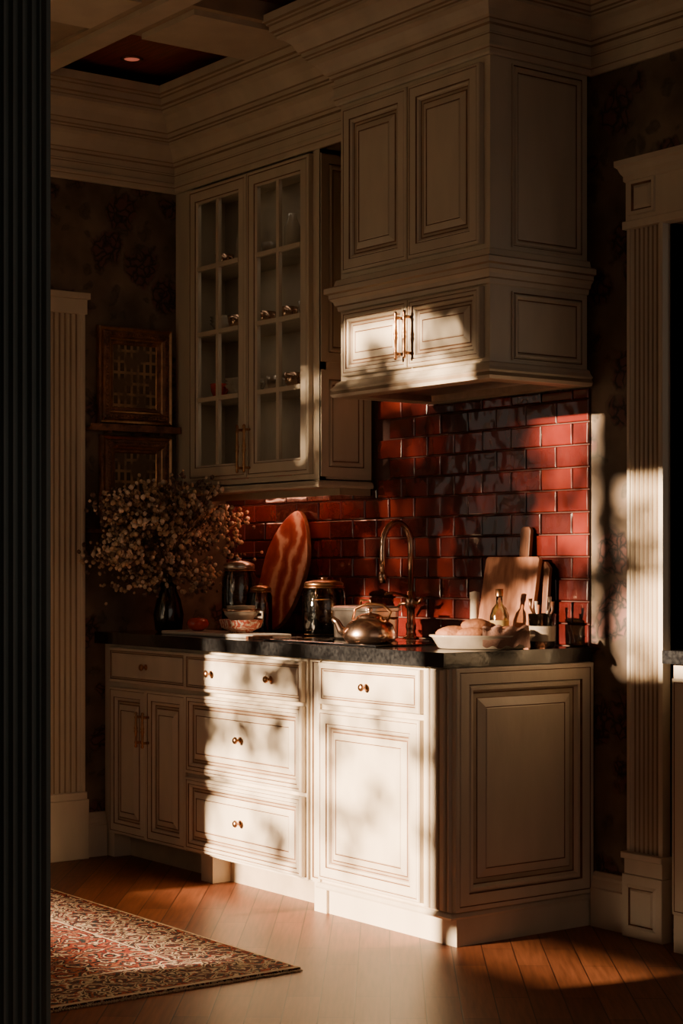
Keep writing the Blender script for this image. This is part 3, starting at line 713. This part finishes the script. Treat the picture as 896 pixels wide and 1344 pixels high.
w_,h_=0.27,0.30; out=[(-w_/2,0),(w_/2,0),(w_/2,h_-0.008),(w_/2-0.008,h_),(-w_/2+0.008,h_),(-w_/2,h_-0.008)]
for yy in (-0.009,0.009):
    for p in out: mb.v.append((p[0],yy,p[1]))
n=len(out); mb.face(list(range(n)),oakboard); mb.face([n+k for k in range(n)][::-1],oakboard)
for k in range(n): mb.face([k,n+k,n+(k+1)%n,(k+1)%n],oakboard)
mb.done('cutting_board',bevel=0.003,M=Matrix.Translation((-0.31,-0.112,T+0.002))@Matrix.Rotation(math.radians(-10),4,'X'))
mb=MB(); board(mb,0.26,0.28,0.05,0.12,0.016,walnutb)
mb.done('cutting_board',bevel=0.003,M=Matrix.Translation((-0.275,-0.066,T+0.002))@Matrix.Rotation(math.radians(-5),4,'X'))
mb=MB(); mb.lathe([(0,0),(0.020,0),(0.020,0.02),(0.016,0.03),(0.016,0.15),(0.018,0.155),(0.018,0.175),(0,0.18)],(-0.47,-0.10,T),china,20); mb.done('salt_mill')
mb=MB(); ob=(-0.245,-0.185,T)
mb.lathe([(0,0),(0.030,0),(0.032,0.006),(0.032,0.10),(0.024,0.125),(0.011,0.14),(0.011,0.165),(0.013,0.166),(0.013,0.185),(0,0.186)],ob,jarglass,24)
mb.lathe([(0,0.006),(0.028,0.006),(0.028,0.085),(0,0.086)],ob,label,24); mb.lathe([(0.0325,0.03),(0.0325,0.085)],ob,label,24)
mb.lathe([(0.0135,0.166),(0.0135,0.19),(0,0.191)],ob,bronze,16)
mb.done('oil_bottle')
mb=MB()
mb.lathe([(0,0),(0.8,0),(0.86,0.004),(0.98,0.036),(1.04,0.041),(1.03,0.045),(0.94,0.038),(0.82,0.010),(0,0.008)],(0,0,0),stoneware,40,sx=0.165,sy=0.085)
for (x,y,r,z) in ((-0.09,0.01,(0.060,0.035,0.028),0.046),(0.0,0.02,(0.06,0.035,0.034),0.054),(0.085,0.0,(0.055,0.038,0.028),0.046),(-0.03,-0.035,(0.055,0.024,0.022),0.048),(0.05,0.035,(0.045,0.022,0.024),0.048),(-0.02,0.0,(0.05,0.03,0.024),0.074)):
    mb.blob((x,y,z),r,bread,14,9,0.03)
b=len(mb.v); nu,nv=22,12
for i in range(nu+1):
    for j in range(nv+1):
        u=i/nu; v=j/nv; x=0.0+0.15*u; y=-0.01-0.085*v
        z=0.072-0.022*v if v<0.6 else 0.0585-(v-0.6)*0.12
        z+=0.005*math.sin(u*22+v*3)+0.003*math.sin(v*15+u*7)
        if v>0.6: y-=0.004*math.sin(u*20)
        mb.v.append((x,y,max(z,0.004)))
for i in range(nu):
    for j in range(nv):
        a=b+i*(nv+1)+j; mb.face([a,a+1,a+nv+2,a+nv+1],linen,True)
mb.done('bread_dish',M=Rz(math.radians(50),(-0.115,-0.375,T)))
mb=MB(); uc=(-0.085,-0.14,T)
mb.lathe([(0,0),(0.038,0),(0.042,0.005),(0.046,0.11),(0.043,0.11),(0.039,0.01),(0,0.008)],uc,jarglass,28)
mb.lathe([(0.0435,0.02),(0.0455,0.07)],uc,stoneware,28)
for (a,l,m1) in ((0.3,0.15,walnutb),(1.7,0.165,steel),(2.9,0.15,china),(4.2,0.16,bronze),(5.2,0.14,oakboard)):
    d=Vector((math.cos(a)*0.03,math.sin(a)*0.03,0)); e=Vector(uc)+d*1.3+Vector((0,0,l))
    mb.tube([Vector(uc)-d*0.6+Vector((0,0,0.012)),e-Vector((0,0,0.03)),e],[0.004,0.004,0.007],m1,8)
mb.done('utensil_tumbler')

# ---------------------------------------------------------------- garden outside window
mb=MB(); mb.box(-14,10,-20,-5.45,-0.4,-0.15,grass); mb.done('ground')
mb=MB()
mb.tube([(-3.6,-6.2,-0.2),(-3.5,-6.15,1.2),(-3.3,-6.1,2.2),(-3.4,-6.1,3.4),(-3.2,-6.1,4.6)],[0.16,0.13,0.10,0.07,0.03],bark,10)
def leaves(n,x0,x1,z0,z1,yc=-5.2,ys=0.18,clump=0):
    cl=[(random.uniform(x0,x1),random.uniform(z0,z1)) for _ in range(max(clump,1))]
    for k in range(n):
        if clump:
            cx,cz=random.choice(cl); c=Vector((random.gauss(cx,0.055),yc+random.gauss(0,ys),random.gauss(cz,0.045)))
        else: c=Vector((random.uniform(x0,x1),yc+random.gauss(0,ys),random.uniform(z0,z1)))
        d=Vector((random.uniform(-1,1),random.uniform(-.5,.5),random.uniform(-1,0.4))).normalized()
        s=d.cross(Vector((random.uniform(-1,1),random.uniform(-1,1),random.uniform(-1,1)))).normalized()
        L=random.uniform(0.06,0.11); w=L*0.28
        b=len(mb.v); mb.v.extend([tuple(c),tuple(c+d*L*0.5+s*w),tuple(c+d*L),tuple(c+d*L*0.5-s*w)])
        mb.face([b,b+1,b+2,b+3],leafg)
def limb(p0,p1,r0):
    p0,p1=Vector(p0),Vector(p1); mid=(p0+p1)/2+Vector((0,0,0.12)); mb.tube([p0,mid,p1],[r0,r0*0.7,r0*0.3],bark,6)
limb((-3.3,-6.1,2.2),(-1.35,-5.2,2.45),0.03); leaves(2300,-2.40,-1.30,2.12,2.82)  # dense leaf bands, here and below, placed to shade tiles and hood
limb((-3.4,-6.1,3.0),(-0.7,-5.2,2.95),0.03); leaves(700,-1.30,-0.55,2.80,3.25)
leaves(330,-2.5,-2.05,2.78,3.20)
leaves(150,-2.2,-1.35,2.80,3.10,clump=6)
limb((-3.5,-6.1,1.6),(-1.7,-5.2,1.40),0.012); leaves(430,-2.45,-1.60,1.0,1.9,clump=13)
limb((-3.5,-6.1,1.8),(-1.0,-5.0,2.0),0.012); leaves(130,-1.62,-1.0,1.0,1.95,clump=8)
leaves(120,-2.2,-1.2,1.92,2.15,clump=6)
leaves(170,-1.30,-0.90,2.05,2.6,clump=7)
leaves(170,-0.98,-0.78,1.80,2.6,clump=7)
leaves(60,-0.8,-0.4,1.85,2.55,clump=5)
mb.done('garden_tree')

# ---------------------------------------------------------------- light
sun=bpy.data.lights.new('sun','SUN'); sun.energy=40; sun.color=(1.0,0.73,0.46); sun.angle=math.radians(1.1)
so=bpy.data.objects.new('sun',sun); d=Vector((0.2,1.0,-0.2)).normalized()
so.rotation_euler=d.to_track_quat('-Z','Y').to_euler(); so.location=(-3,-12,4); S.collection.objects.link(so)
w=bpy.data.worlds.new('world'); S.world=w; w.use_nodes=True
bg=w.node_tree.nodes['Background']; bg.inputs[0].default_value=(0.84,0.71,0.57,1); bg.inputs[1].default_value=0.38

cam=bpy.data.cameras.new('camera'); cam.lens=62.6; cam.sensor_width=36; cam.shift_y=0.052; cam.clip_end=100
co=bpy.data.objects.new('camera',cam); co.location=(4.237,-4.168,1.186); co.rotation_euler=(math.radians(90),0,math.radians(53.44))
S.collection.objects.link(co); S.camera=co
